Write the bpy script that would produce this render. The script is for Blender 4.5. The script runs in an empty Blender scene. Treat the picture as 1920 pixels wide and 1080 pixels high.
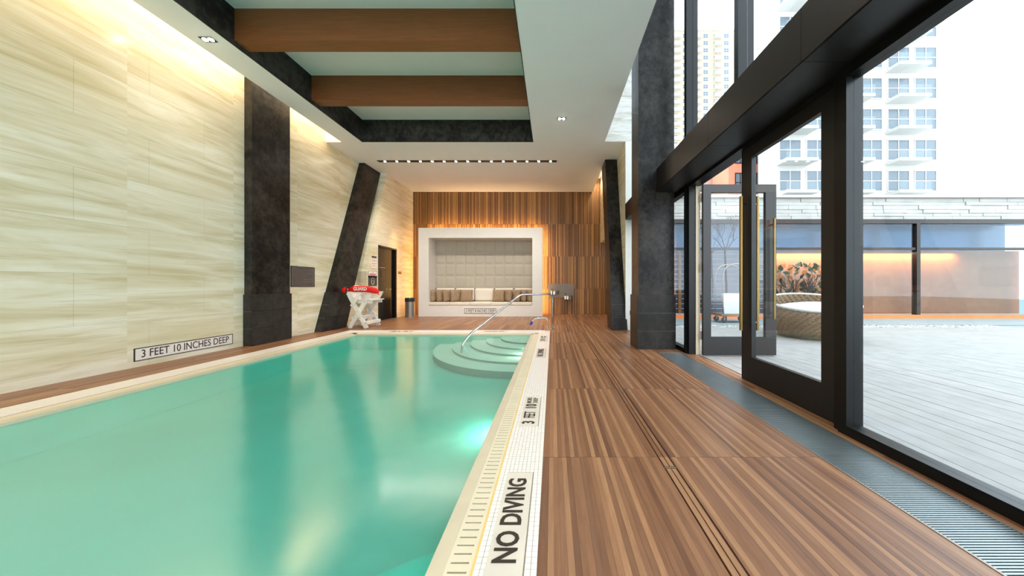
import bpy, bmesh, math, random
from mathutils import Vector, Matrix
random.seed(7)
PI = math.pi
sc = bpy.context.scene
col = sc.collection

# ------------------------------------------------------------------ camera
cd = bpy.data.cameras.new('camera'); cam = bpy.data.objects.new('camera', cd); col.objects.link(cam)
cam.location = (0, 0, 1.1); cam.rotation_euler = (PI/2, 0, 0)
cd.sensor_width = 36; cd.sensor_fit = 'HORIZONTAL'; cd.lens = 525/1920*36
cd.shift_x = -76/1920; cd.shift_y = -5.5/1920; cd.clip_start = .02; cd.clip_end = 1000
sc.camera = cam
# ------------------------------------------------------------------ view, world
sc.view_settings.view_transform = 'Standard'; sc.view_settings.look = 'None'
sc.view_settings.gamma = 1; sc.view_settings.use_curve_mapping = False
sc.view_settings.exposure = 0.85
sc.cycles.use_denoising = True
sc.cycles.max_bounces = 9; sc.cycles.diffuse_bounces = 5; sc.cycles.glossy_bounces = 4
sc.cycles.transparent_max_bounces = 16; sc.cycles.sample_clamp_indirect = 6
sc.cycles.caustics_reflective = False; sc.cycles.caustics_refractive = False
w = bpy.data.worlds.new('sky'); sc.world = w; w.use_nodes = True
nt = w.node_tree; nt.nodes.clear()
SKY = 2.7
o_ = nt.nodes.new('ShaderNodeOutputWorld'); bg = nt.nodes.new('ShaderNodeBackground')
bg.inputs[0].default_value = (.86, .93, 1, 1); bg.inputs[1].default_value = SKY
nt.links.new(bg.outputs[0], o_.inputs[0])
SPOT_W = 46; COVE_W = 6; LED = 21; POOL_W = 12; LED_W = 26; DOWN_W = 60

# ------------------------------------------------------------------ materials
def lin(c):
    return tuple(((x/255)/12.92 if x/255 <= .04045 else ((x/255+.055)/1.055)**2.4) for x in c) + (1,)
class NT:
    def __init__(s, name):
        s.m = bpy.data.materials.new(name); s.m.use_nodes = True; s.t = s.m.node_tree; s.t.nodes.clear()
        s.out = s.n('ShaderNodeOutputMaterial')
    def n(s, typ, **kw):
        x = s.t.nodes.new(typ)
        for k, v in kw.items():
            if k.startswith('i_'): x.inputs[k[2:].replace('_', ' ')].default_value = v
            else: setattr(x, k, v)
        return x
    def l(s, a, b): s.t.links.new(a, b)
    def math(s, op, a, b=None):
        x = s.n('ShaderNodeMath', operation=op)
        for i, v in enumerate((a, b)):
            if v is None: continue
            if isinstance(v, (int, float)): x.inputs[i].default_value = v
            else: s.l(v, x.inputs[i])
        return x.outputs[0]
    def pos(s): return s.n('ShaderNodeNewGeometry').outputs['Position']
    def noise(s, vec, scale, sx=(1, 1, 1), detail=4, rough=.55, dist=0):
        mp = s.n('ShaderNodeMapping'); mp.inputs['Scale'].default_value = sx; s.l(vec, mp.inputs[0])
        nz = s.n('ShaderNodeTexNoise'); nz.inputs['Scale'].default_value = scale; nz.inputs['Detail'].default_value = detail
        nz.inputs['Roughness'].default_value = rough; nz.inputs['Distortion'].default_value = dist
        s.l(mp.outputs[0], nz.inputs[0]); return nz.outputs[0]
    def ramp(s, fac, stops, interp='LINEAR'):
        r = s.n('ShaderNodeValToRGB'); r.color_ramp.interpolation = interp
        e = r.color_ramp.elements
        while len(e) > 2: e.remove(e[-1])
        for i, (p, c) in enumerate(stops):
            el = e[i] if i < 2 else e.new(p)
            el.position = p; el.color = c
        s.l(fac, r.inputs[0]); return r.outputs[0]
    def mix(s, fac, a, b, blend='MIX'):
        x = s.n('ShaderNodeMix', data_type='RGBA', blend_type=blend)
        for i, v in ((0, fac), (6, a), (7, b)):
            if isinstance(v, (int, float, tuple)): x.inputs[i].default_value = v
            else: s.l(v, x.inputs[i])
        return x.outputs[2]
    def princ(s, color, rough=.5, metal=0, bump=None, bstr=.1, spec=.5, emit=None, es=0):
        p = s.n('ShaderNodeBsdfPrincipled')
        for k, v in (('Base Color', color), ('Roughness', rough), ('Metallic', metal), ('Specular IOR Level', spec)):
            if isinstance(v, (int, float, tuple)): p.inputs[k].default_value = v
            else: s.l(v, p.inputs[k])
        if emit: p.inputs['Emission Color'].default_value = emit; p.inputs['Emission Strength'].default_value = es
        if bump is not None:
            b = s.n('ShaderNodeBump'); b.inputs['Strength'].default_value = bstr; b.inputs['Distance'].default_value = .01
            s.l(bump, b.inputs['Height']); s.l(b.outputs[0], p.inputs['Normal'])
        s.l(p.outputs[0], s.out.inputs[0]); return s.m
def plain(name, rgb, rough=.5, metal=0, var=.06, scale=6, spec=.5, bstr=.03):
    t = NT(name); c = lin(rgb); p = t.pos()
    n = t.noise(p, scale)
    a = tuple(x*(1-var) for x in c[:3])+(1,); b = tuple(min(1, x*(1+var)) for x in c[:3])+(1,)
    return t.princ(t.ramp(n, [(.3, a), (.7, b)]), rough, metal, bump=n, bstr=bstr, spec=spec)
def emis(name, rgb, strength):
    t = NT(name); e = t.n('ShaderNodeEmission'); e.inputs[0].default_value = lin(rgb); e.inputs[1].default_value = strength
    t.l(e.outputs[0], t.out.inputs[0]); return t.m
def wood(name, ax, row, w_, L, off, cols, rough=.4, grain=1.0):
    """strips across axis ax (0 x), running along axis row (1 y, 2 z)."""
    t = NT(name); p = t.pos(); sp = t.n('ShaderNodeSeparateXYZ'); t.l(p, sp.inputs[0])
    a = t.math('FLOOR', t.math('DIVIDE', t.math('ADD', sp.outputs[ax], 20.0), w_))
    b = t.math('FLOOR', t.math('DIVIDE', t.math('SUBTRACT', sp.outputs[row], off), L))
    cb = t.n('ShaderNodeCombineXYZ'); t.l(a, cb.inputs[0]); t.l(b, cb.inputs[1])
    wn = t.n('ShaderNodeTexWhiteNoise', noise_dimensions='3D'); t.l(cb.outputs[0], wn.inputs[0])
    base = t.ramp(wn.outputs[0], [(i/(len(cols)-1), lin(c)) for i, c in enumerate(cols)])
    ad = t.n('ShaderNodeVectorMath', operation='MULTIPLY_ADD'); t.l(wn.outputs[1], ad.inputs[0])
    ad.inputs[1].default_value = (7, 7, 7); t.l(p, ad.inputs[2])
    s1 = [1, 1, 1]; s1[row] = .09
    g = t.noise(ad.outputs[0], 60*grain, tuple(s1), 5, .65, .6)
    c2 = t.mix(.4, base, t.ramp(g, [(.3, (.45, .42, .40, 1)), (.68, (1.25, 1.22, 1.18, 1))]), 'MULTIPLY')
    return t.princ(c2, rough, bump=g, bstr=.05)
def marble(name, c0, c1, c2, rough=.22):
    t = NT(name); p = t.pos()
    tile = t.n('ShaderNodeSeparateXYZ'); t.l(p, tile.inputs[0])
    a = t.math('FLOOR', t.math('DIVIDE', tile.outputs[1], 1.22)); b = t.math('FLOOR', t.math('DIVIDE', tile.outputs[2], .62))
    cb = t.n('ShaderNodeCombineXYZ'); t.l(a, cb.inputs[0]); t.l(b, cb.inputs[1])
    wn = t.n('ShaderNodeTexWhiteNoise', noise_dimensions='3D'); t.l(cb.outputs[0], wn.inputs[0])
    ad = t.n('ShaderNodeVectorMath', operation='MULTIPLY_ADD'); t.l(wn.outputs[1], ad.inputs[0]); ad.inputs[1].default_value = (.25, .25, .25); t.l(p, ad.inputs[2])
    n1 = t.noise(ad.outputs[0], 1.6, (.5, .35, 2.6), 5, .6, 1.2)
    n2 = t.noise(ad.outputs[0], 4.5, (.6, .25, 5), 6, .7, .8)
    base = t.ramp(n1, [(.32, lin(c0)), (.5, lin(c1)), (.68, lin(c2))])
    v = t.ramp(n2, [(.36, (.88, .86, .79, 1)), (.48, (1, 1, 1, 1)), (.72, (1.03, 1.03, 1.02, 1))])
    return t.princ(t.mix(.8, base, v, 'MULTIPLY'), rough)
def slate(name, dark, light, rough=.35):
    t = NT(name); p = t.pos(); n = t.noise(p, 2.2, (1, 1, 1), 8, .72, .2); n2 = t.noise(p, 11, (1, 1, .8), 7, .72, .2)
    c = t.ramp(t.math('MULTIPLY', t.math('ADD', n, n2), .5), [(.44, lin(dark)), (.61, lin(light))])
    return t.princ(c, rough, bump=n2, bstr=.18, spec=.3)

M = {}
M['ceil'] = plain('ceiling paint', (238, 239, 242), .8, var=.015, scale=2)
M['white'] = plain('white paint', (236, 232, 226), .45, var=.02)
M['niche'] = plain('niche solid surface', (226, 219, 210), .35, var=.02)
M['marble'] = marble('onyx marble', (208, 192, 152), (226, 214, 184), (238, 230, 210))
M['marble_pale'] = marble('pale marble', (196, 188, 174), (222, 217, 208), (236, 233, 226))
M['slate'] = slate('charcoal plaster', (9, 8, 8), (60, 54, 48))
M['tile'] = slate('slate tile', (34, 32, 30), (56, 52, 48), .42)
M['coffer'] = slate('coffer stone', (26, 25, 24), (72, 69, 65), .5)
M['black'] = plain('black metal', (11, 11, 11), .34, .0, var=.1, spec=.3)
M['bronze'] = plain('bronze metal cladding', (38, 29, 25), .34, .4, var=.05)
M['leaf_frame'] = plain('dark door frame', (15, 14, 14), .42, .0, var=.05)
FL = ((104, 68, 48), (130, 88, 60), (144, 100, 70), (166, 122, 86), (136, 94, 66), (118, 80, 58))
M['floor'] = wood('deck wood', 0, 1, .027, 1.185, 1.79-11.85, FL, .38)
M['wallwood'] = wood('wall wood', 0, 2, .0244, 1.217, -.258, ((100, 66, 30), (132, 90, 46), (148, 102, 54), (192, 144, 84), (124, 82, 42), (108, 72, 36)), .42)
M['beamwood'] = wood('beam wood', 1, 0, .5, 9, -20, ((128, 76, 40), (140, 84, 44)), .45, .5)
M['under'] = plain('brown joint base', (70, 46, 30), .8)  # brown base that shows in the gaps between strips
M['steel'] = plain('polished steel', (190, 192, 194), .16, 1, var=.03, bstr=.005)
M['brushed'] = plain('brushed steel', (150, 140, 130), .42, .85, var=.05)
M['plate_steel'] = plain('taupe steel plate', (128, 114, 102), .45, .6, var=.04)
M['gold'] = plain('brass', (142, 114, 70), .34, 1, var=.05)
M['tufted'] = plain('cream leather', (184, 173, 156), .5, var=.03, scale=3)
M['seat'] = plain('pale seat leather', (224, 212, 196), .5, var=.02)
M['pillow'] = plain('taupe fabric', (150, 124, 96), .85, var=.12, scale=14, bstr=.3)
M['mosaic'] = plain('white mosaic', (232, 222, 212), .3, var=.04, scale=30)
M['grout'] = plain('grey grout', (170, 160, 148), .8)
M['grate'] = plain('cream grate', (220, 205, 176), .45, var=.03)
M['yellow'] = plain('yellow trim', (226, 188, 112), .5)
M['coping'] = plain('beige coping', (206, 190, 162), .35, var=.05)
M['plate'] = plain('beige marker tile', (214, 202, 186), .4)
M['ink'] = plain('dark lettering', (48, 38, 30), .5)
M['pool'] = plain('pool plaster', (112, 218, 200), .6, var=.06, scale=2)
M['riser'] = plain('depth-shaded riser plaster', (26, 112, 100), .6)  # shading from the water depth is painted into this darker teal
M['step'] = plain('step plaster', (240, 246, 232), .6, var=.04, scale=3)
M['red'] = plain('red foam', (226, 22, 14), .45, var=.05)
M['chairwhite'] = plain('white plastic timber', (232, 226, 216), .45, var=.03)
M['blue'] = plain('blue rubber', (40, 40, 150), .5)
M['signwhite'] = plain('sign white', (232, 222, 212), .5)
M['signred'] = plain('sign red', (200, 40, 34), .5)
M['signgrey'] = plain('plaque grey', (112, 102, 98), .35, .3)
M['signdark'] = plain('sign charcoal', (52, 48, 50), .5)
M['grille'] = plain('aluminium grille', (150, 158, 160), .35, .8)
M['terrace'] = plain('weathered terrace plank', (150, 147, 144), .7, var=.12, scale=5)
M['pave'] = plain('pale paving', (134, 142, 144), .7, var=.06)
M['stone'] = plain('pale split stone', (178, 174, 168), .8, var=.1, scale=3, bstr=.3)
M['siding'] = plain('brown siding', (104, 62, 44), .6, var=.15, scale=4)
M['orange'] = plain('orange wood panel', (226, 124, 50), .6, var=.1)
M['brick_o'] = plain('orange brick', (186, 118, 92), .9, var=.08, scale=.6)
M['bld_white'] = plain('white render', (190, 186, 180), .9, var=.04, scale=.3)
M['bld_pink'] = plain('pale pink brick', (196, 160, 148), .9, var=.06, scale=.4)
M['bld_beige'] = plain('beige tower brick', (190, 166, 138), .9, var=.05, scale=.2)
M['darkglass'] = plain('far window glass', (96, 106, 114), .25, .1)
M['wicker'] = plain('taupe wicker', (132, 108, 82), .7, var=.2, scale=30)
M['cushion'] = plain('white cushion', (214, 212, 208), .8, var=.02)
M['leaf'] = plain('dark green leaf', (52, 74, 56), .5, var=.3)
M['bark'] = plain('dark bark', (58, 46, 44), .8, var=.2)
M['rubber'] = plain('black rubber', (26, 26, 28), .6)
M['pebble'] = plain('grey pebble', (176, 176, 172), .7, var=.2, scale=8)
M['lamp'] = emis('lamp lens', (255, 244, 226), 60)
M['led'] = emis('warm led strip', (255, 196, 116), LED)
M['coveled'] = emis('cove led strip', (255, 206, 140), 14)
# glass: thin pane, see-through with Fresnel reflection
def glassmat(name, tint, ior=1.45):
    t = NT(name); tr = t.n('ShaderNodeBsdfTransparent'); tr.inputs[0].default_value = tint
    gl = t.n('ShaderNodeBsdfGlossy'); gl.inputs['Roughness'].default_value = .02
    lw = t.n('ShaderNodeLayerWeight'); lw.inputs[0].default_value = .5
    r0 = ((ior-1)/(ior+1))**2; fr = t.math('ADD', t.math('MULTIPLY', t.math('POWER', lw.outputs['Facing'], 5.0), .8), r0)
    mx = t.n('ShaderNodeMixShader'); t.l(fr, mx.inputs[0]); t.l(tr.outputs[0], mx.inputs[1]); t.l(gl.outputs[0], mx.inputs[2])
    t.l(mx.outputs[0], t.out.inputs[0]); return t.m
M['glass'] = glassmat('clear glass', (.92, .96, .97, 1))
M['farglass'] = glassmat('pavilion glass', (.72, .84, .95, 1), 1.5)
def watermat():
    t = NT('pool water'); p = t.pos()
    n = t.noise(p, 1.1, (1, 1, 1), 3, .5, .4); n2 = t.noise(p, .35, (1, 1, 1), 2, .5, .2)
    b = t.n('ShaderNodeBump'); b.inputs['Strength'].default_value = .12; b.inputs['Distance'].default_value = .05; t.l(n, b.inputs['Height'])
    dc = t.ramp(n2, [(.35, lin((66, 196, 176))), (.65, lin((128, 222, 208)))])
    df = t.n('ShaderNodeBsdfDiffuse'); t.l(dc, df.inputs[0])
    tr = t.n('ShaderNodeBsdfTransparent'); tr.inputs[0].default_value = (.72, .92, .88, 1)
    m1 = t.n('ShaderNodeMixShader'); m1.inputs[0].default_value = .24; t.l(tr.outputs[0], m1.inputs[1]); t.l(df.outputs[0], m1.inputs[2])
    gl = t.n('ShaderNodeBsdfGlossy'); gl.inputs['Roughness'].default_value = .16; t.l(b.outputs[0], gl.inputs['Normal'])
    fr = t.n('ShaderNodeFresnel'); fr.inputs[0].default_value = 1.33
    m2 = t.n('ShaderNodeMixShader'); t.l(t.math('MULTIPLY', fr.outputs[0], .42), m2.inputs[0]); t.l(m1.outputs[0], m2.inputs[1]); t.l(gl.outputs[0], m2.inputs[2])
    t.l(m2.outputs[0], t.out.inputs[0]); return t.m
M['water'] = watermat()

# ------------------------------------------------------------------ mesh helpers
class MB:
    def __init__(s): s.v = []; s.f = []
    def prism(s, bot, top):
        n = len(s.v); k = len(bot); s.v += [tuple(p) for p in bot] + [tuple(p) for p in top]
        s.f.append(tuple(n+i for i in reversed(range(k)))); s.f.append(tuple(n+k+i for i in range(k)))
        for i in range(k):
            j = (i+1) % k; s.f.append((n+i, n+j, n+k+j, n+k+i))
        return s
    def box(s, x0, x1, y0, y1, z0, z1, lean=0.0):
        a, b = lean*z0, lean*z1
        return s.prism([(x0, y0+a, z0), (x1, y0+a, z0), (x1, y1+a, z0), (x0, y1+a, z0)],
                       [(x0, y0+b, z1), (x1, y0+b, z1), (x1, y1+b, z1), (x0, y1+b, z1)])
    def bar(s, p, q, wd, th, side=(0, 1, 0)):
        p = Vector(p); q = Vector(q); d = (q-p).normalized(); sd = Vector(side).normalized(); u = d.cross(sd).normalized()
        c = [sd*(a*th/2)+u*(b*wd/2) for a, b in ((-1, -1), (1, -1), (1, 1), (-1, 1))]
        return s.prism([p+x for x in c], [q+x for x in c])
    def tube(s, pts, r, k=10, caps=True):
        pts = [Vector(p) for p in pts]; rs = r if isinstance(r, (list, tuple)) else [r]*len(pts); n0 = len(s.v)
        up = None
        for i, p in enumerate(pts):
            d = (pts[min(i+1, len(pts)-1)]-pts[max(i-1, 0)]).normalized()
            if up is None: up = d.orthogonal().normalized()
            else: up = (up-d*up.dot(d)).normalized()
            v = d.cross(up)
            for j in range(k):
                a = 2*PI*j/k; s.v.append(tuple(p+(up*math.cos(a)+v*math.sin(a))*rs[i]))
        for i in range(len(pts)-1):
            for j in range(k):
                a = n0+i*k+j; b = n0+i*k+(j+1) % k; s.f.append((a, b, b+k, a+k))
        if caps:
            s.f.append(tuple(n0+j for j in reversed(range(k)))); e = n0+(len(pts)-1)*k; s.f.append(tuple(e+j for j in range(k)))
        return s
    def lathe(s, prof, c=(0, 0, 0), k=32, a0=0, a1=2*PI):
        n0 = len(s.v); full = abs(a1-a0-2*PI) < 1e-6; kk = k if full else k+1
        for r, z in prof:
            for j in range(kk):
                a = a0+(a1-a0)*j/k; s.v.append((c[0]+r*math.cos(a), c[1]+r*math.sin(a), c[2]+z))
        for i in range(len(prof)-1):
            for j in range(k):
                a = n0+i*kk+j; b = n0+i*kk+(j+1) % kk; s.f.append((a, b, b+kk, a+kk))
        return s
    def mesh(s, name, m, bevel=0, smooth=False):
        me = bpy.data.meshes.new(name); me.from_pydata(s.v, [], s.f); me.update()
        bm = bmesh.new(); bm.from_mesh(me); bmesh.ops.remove_doubles(bm, verts=bm.verts, dist=1e-6) if smooth else None
        bmesh.ops.recalc_face_normals(bm, faces=bm.faces)
        if bevel: bmesh.ops.bevel(bm, geom=bm.edges[:], offset=bevel, segments=2, affect='EDGES', profile=.6)
        if smooth:
            for f in bm.faces: f.smooth = True
        bm.to_mesh(me); bm.free(); me.materials.append(m); return me
    def build(s, name, m, parent=None, bevel=0, smooth=False, **kw):
        o = bpy.data.objects.new(name, s.mesh(name, m, bevel, smooth)); col.objects.link(o)
        if parent: par(o, parent)
        return tag(o, **kw)
def par(o, parent):
    o.parent = parent; o.matrix_parent_inverse = Matrix.Translation(-Vector(wl(parent)))
def wl(o):
    l = Vector(o.location); 
    return l
def tag(o, label=None, cat=None, group=None, kind=None):
    for k, v in (('label', label), ('category', cat), ('group', group), ('kind', kind)):
        if v: o[k] = v
    return o
def empty(name, loc=(0, 0, 0), **kw):
    o = bpy.data.objects.new(name, None); o.location = loc; o.empty_display_size = .1; col.objects.link(o)
    o.matrix_basis = Matrix.Translation(Vector(loc)); return tag(o, **kw)
def inst(name, me, loc, parent, rot=None, scale=None):
    o = bpy.data.objects.new(name, me); col.objects.link(o); o.location = loc
    if rot: o.rotation_euler = rot
    if scale: o.scale = scale
    if parent: par(o, parent)
    return o
def B(*a, **k): return MB().box(*a, **k)
def struct(name, mb, m, parent=None, **kw): return mb.build(name, m, parent, kind=None if parent else 'structure', **kw)
def text(body, loc, rot, size, m, parent, sx=1.0, align='CENTER', bold=0.0, name='lettering'):
    c = bpy.data.curves.new(name, 'FONT'); c.body = body; c.size = size; c.align_x = align; c.align_y = 'CENTER'
    c.extrude = .0008; c.offset = bold; c.resolution_u = 3; c.materials.append(m)
    o = bpy.data.objects.new(name, c); col.objects.link(o); o.location = loc; o.rotation_euler = rot; o.scale = (sx, 1, 1)
    if parent: par(o, parent)
    return o
def light(kind, loc, rot, power, color, parent=None, size=.1, size_y=None, spot=None, blend=.5, name='lamp_light'):
    d = bpy.data.lights.new(name, kind); d.energy = power; d.color = color
    if kind == 'AREA':
        d.size = size
        if size_y: d.shape = 'RECTANGLE'; d.size_y = size_y
    else: d.shadow_soft_size = size
    if spot: d.spot_size = spot; d.spot_blend = blend
    o = bpy.data.objects.new(name, d); col.objects.link(o); o.location = loc; o.rotation_euler = rot
    if parent: par(o, parent)
    return o

# ------------------------------------------------------------------ dimensions
ZC = 4.61; DB = 10.56; XL = -5.56; XLF = -5.25; XF = 2.2; DN = -5.0; D1 = 6.87; ZT = 8.2; SW = .027; WW = .0244; RL = 1.185
# ------------------------------------------------------------------ floor
floor = struct('floor', MB().box(-.06, 2.27, DN, 6.83, -.3, -.022).box(XL-.2, 2.27, 6.83, DB+.2, -.3, -.022).box(XL-.2, -4.92, DN, 6.83, -.3, -.022), M['under'])
plank_mesh = B(0, SW-.0004, 0, RL-.0025, -.02, 0).mesh('plank', M['floor'])
far = MB(); nreal = 0
def strip_cols(x0, x1, wd=SW):
    i = math.ceil((x0+20)/wd - .35)
    while i*wd-20 < x1-.008:
        yield i*wd-20; i += 1
rows = [1.79+RL*i for i in range(-6, 9)]
def addplank(x, xe, y0, y1, real):
    global nreal
    z = random.uniform(-.0006, .0006)
    if real and nreal < 296:
        if abs(xe-x-SW) < 1e-6 and abs(y1-y0-RL) < .01: inst('plank', plank_mesh, (x, y0+.0015, z), floor)
        else: B(x, xe-.0004, y0+.0012, y1-.0012, -.02, z).build('plank', M['floor'], floor)
        nreal += 1
    else: far.box(x, xe-.0004, y0+.0015, y1-.0015, -.02, z)
for r in rows:
    y0, y1 = r, r+RL
    # right deck, between mosaic band and grille, minus slot drain
    for (xa, xb, ya, yb) in ((-.06, .672, -9, 6.83), (.748, 1.705, -9, 4.545), (.748, 2.2, 4.545, 6.83), (XL, .672, 6.83, 7.66), (.748, 2.6, 6.83, 7.66), (XL, 2.6, 7.66, DB), (XL, -4.92, -9, 6.83)):
        a = max(y0, ya); b = min(y1, yb)
        if b-a < .02: continue
        cols_ = list(strip_cols(xa, xb))
        for x in cols_:
            xs = xa if x == cols_[0] else x; xe = xb if x == cols_[-1] else x+SW
            addplank(xs, xe, a, b, y0 > .5 and y0 < 6 and xa > -.1)
far.build('plank', M['floor'], floor, kind='stuff')
# slot drain in the deck
dr = empty('floor_drain', (.71, 4, 0), label='long thin slot drain let into the wooden deck beside the pool', cat='drain')
B(.672, .748, -3, 7.66, -.02, -.012).build('channel', M['rubber'], dr)
for i in range(-3, 5):
    y = 1.687+1.19*i
    B(.680, .707, y+.012, y+1.18, -.012, .0005).build('insert_strip', M['floor'], dr)
    B(.713, .740, y+.012, y+1.18, -.012, .0005).build('insert_strip', M['floor'], dr)
    B(.676, .744, y-.006, y+.006, -.012, .001).build('cross_bar', M['brushed'], dr)
# floor grille by the doors
gr = empty('floor_grille', (1.9, 2.8, 0), label='long grey metal air grille in the floor in front of the glass doors', cat='grille')
B(1.705, 2.085, DN, 4.545, -.022, -.018).build('duct', M['rubber'], gr)
fm = MB().box(1.705, 1.717, DN, 4.545, -.018, .003).box(2.073, 2.085, DN, 4.545, -.018, .003).box(1.717, 2.073, 4.533, 4.545, -.018, .003)
fm.build('rim', M['brushed'], gr)
bars = MB(); y = .6
while y < 4.53:
    bars.box(1.717, 2.073, y, y+.0075, -.016, .001); y += .0125
bars.build('bar', M['grille'], gr, kind='stuff')
# threshold between grille and doors
struct('trim_1', B(2.085, 2.30, DN, 4.79, -.022, .004), M['floor'])
# ------------------------------------------------------------------ pool
px0, px1, py1 = -4.40, -.48, 6.26
basin = struct('pool_basin', MB().box(px0-.2, px1+.1, DN, py1+.2, -.55, -.33).box(px0-.2, px0, DN, py1+.2, -.33, -.02)
               .box(px1, px1+.1, DN, py1+.2, -.33, -.02).box(px0, px1, py1, py1+.2, -.33, -.02).box(px0, px1, DN-.1, DN, -.33, -.02), M['pool'])
tag(basin, label='turquoise plastered pool basin under the water')
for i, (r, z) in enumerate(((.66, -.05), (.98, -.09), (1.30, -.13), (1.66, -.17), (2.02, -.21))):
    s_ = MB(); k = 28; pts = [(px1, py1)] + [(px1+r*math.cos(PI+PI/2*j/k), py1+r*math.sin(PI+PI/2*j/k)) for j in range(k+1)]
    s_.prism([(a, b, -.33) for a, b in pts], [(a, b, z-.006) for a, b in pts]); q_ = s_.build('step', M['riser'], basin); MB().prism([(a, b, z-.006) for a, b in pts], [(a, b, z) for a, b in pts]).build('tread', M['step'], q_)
# pool lamp in the side wall
MB().lathe([(.0, .0), (.09, .0), (.11, .012), (.11, 0)], k=20).build('lamp', M['steel'], basin).matrix_basis = Matrix.Translation((px1-.004, 2.7, -.2)) @ Matrix.Rotation(-PI/2, 4, 'Y')
light('AREA', (px1-.03, 2.7, -.2), (0, PI/2, 0), POOL_W*.4, (.95, 1, .95), None, .18)
light('AREA', (px1-.03, 4.95, -.10), (0, PI/2, 0), POOL_W*.16, (1, 1, .9), None, .2)
water = B(px0-.0, px1+.0, DN, py1, -.05, -.045)
water = MB(); water.v = [(px0, DN, -.03), (px1, DN, -.03), (px1, py1, -.03), (px0, py1, -.03)]; water.f = [(0, 1, 2, 3)]
water.build('pool_water', M['water'], label='smooth turquoise water filling the indoor swimming pool', cat='water', kind='stuff')
# coping ring: edge, grate, yellow trim, mosaic
cop = struct('trim_2', MB().box(-.475, -.06, DN, 6.83, -.05, -.008).box(-4.92, -4.41, DN, 6.83, -.05, -.008).box(-4.41, -.475, 6.27, 6.83, -.05, -.008), M['grout'])
edge = MB().box(-.485, -.418, DN, py1+.06, -.045, .0).box(px0-.075, px0+.005, DN, py1+.08, -.045, .0).box(px0-.075, -.418, py1-.005, py1+.08, -.045, .0)
edge.build('pool_edge', M['coping'], cop, bevel=.004)
B(-.3145, -.3050, DN, 6.4, -.03, .0015).build('yellow_strip', M['yellow'], cop)
gb = B(-.413, -.3165, 0, .030, -.02, 0).mesh('grate_bar', M['grate'])
B(-.418, -.315, DN, 6.4, -.03, -.0075).build('gutter', M['rubber'], cop)
B(-.418, -.404, DN, 6.4, -.03, .0005).build('grate_rim', M['grate'], cop)
B(-.330, -.3145, DN, 6.4, -.03, .0005).build('grate_rim', M['grate'], cop)
y = .85
while y < 6.3: inst('grate_bar', gb, (0, y, 0), cop); y += .0375
# left and far overflow channels
MB().box(-4.60, -4.585, DN, 6.46, -.02, -.004).box(-4.60, -.42, 6.445, 6.462, -.02, -.004).build('gutter_slot', M['rubber'], cop)
MB().box(-4.585, px0-.075, DN, 6.445, -.02, -.002).box(-4.585, -.42, py1+.08, 6.445, -.02, -.002).build('gutter_cover', M['grate'], cop)
mo = MB(); T = .0245; g = .0016
def mosaic(x0, nx, y0, ny):
    for i in range(nx):
        for j in range(ny):
            x = x0+i*T; y = y0+j*T
            if any(a+.004 < x+T/2 < b-.004 and c+.004 < y+T/2 < d-.004 for a, b, c, d in plates): continue
            n = len(mo.v); z = random.uniform(-.0004, .0004)
            mo.v += [(x+g/2, y+g/2, z), (x+T-g/2, y+g/2, z), (x+T-g/2, y+T-g/2, z), (x+g/2, y+T-g/2, z)]
            mo.v += [(a, b, -.006) for a, b, _ in mo.v[n:n+4]]
            mo.f += [(n, n+1, n+2, n+3)] + [(n+k, n+4+k, n+4+(k+1) % 4, n+(k+1) % 4) for k in range(4)]
PX0, PX1 = -.262, -.115
plates = [(PX0, PX1, 1.05, 1.643), (PX0, PX1, 2.175, 2.763), (PX0, PX1, 4.25, 4.87), (PX0, PX1, 5.45, 6.05)]
plates += [(-1.68, -1.08, 6.55, 6.72), (-3.87, -3.27, 6.55, 6.72)]
mosaic(-.3055, 10, .74, 248); mosaic(-4.92, 13, 1.5, 217); mosaic(-4.6, 177, 6.462, 15)
mo.build('tile', M['mosaic'], cop, kind='stuff')
names = ['NO DIVING', '3 FEET 10 INCHES DEEP', 'NO DIVING', '3 FEET 8 INCHES DEEP']
where = ['nearest the camera at the pool edge', 'nearest the camera, beside the long drain grate', 'farther along the pool, near the handrail', 'at the corner of the pool by the rail posts']
def depth_marks(c, dirv, up, L, num, inch, parent):
    rz = math.atan2(dirv[1], dirv[0])
    def P(t, u, body, size, sx, b):
        text(body, (c[0]+dirv[0]*t+up[0]*u, c[1]+dirv[1]*t+up[1]*u, .003), (0, 0, rz), size, M['ink'], parent, sx, bold=b)
    P(-.235*L/.6, 0, num, .135, .75, .003); P(-.10*L/.6, 0, 'FEET', .135, .42, .001); P(.065*L/.6, 0, inch, .135, .75, .003)
    P(.20*L/.6, .028, 'INCHES', .06, .62, 0); P(.20*L/.6, -.03, 'DEEP', .06, .85, 0)
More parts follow.
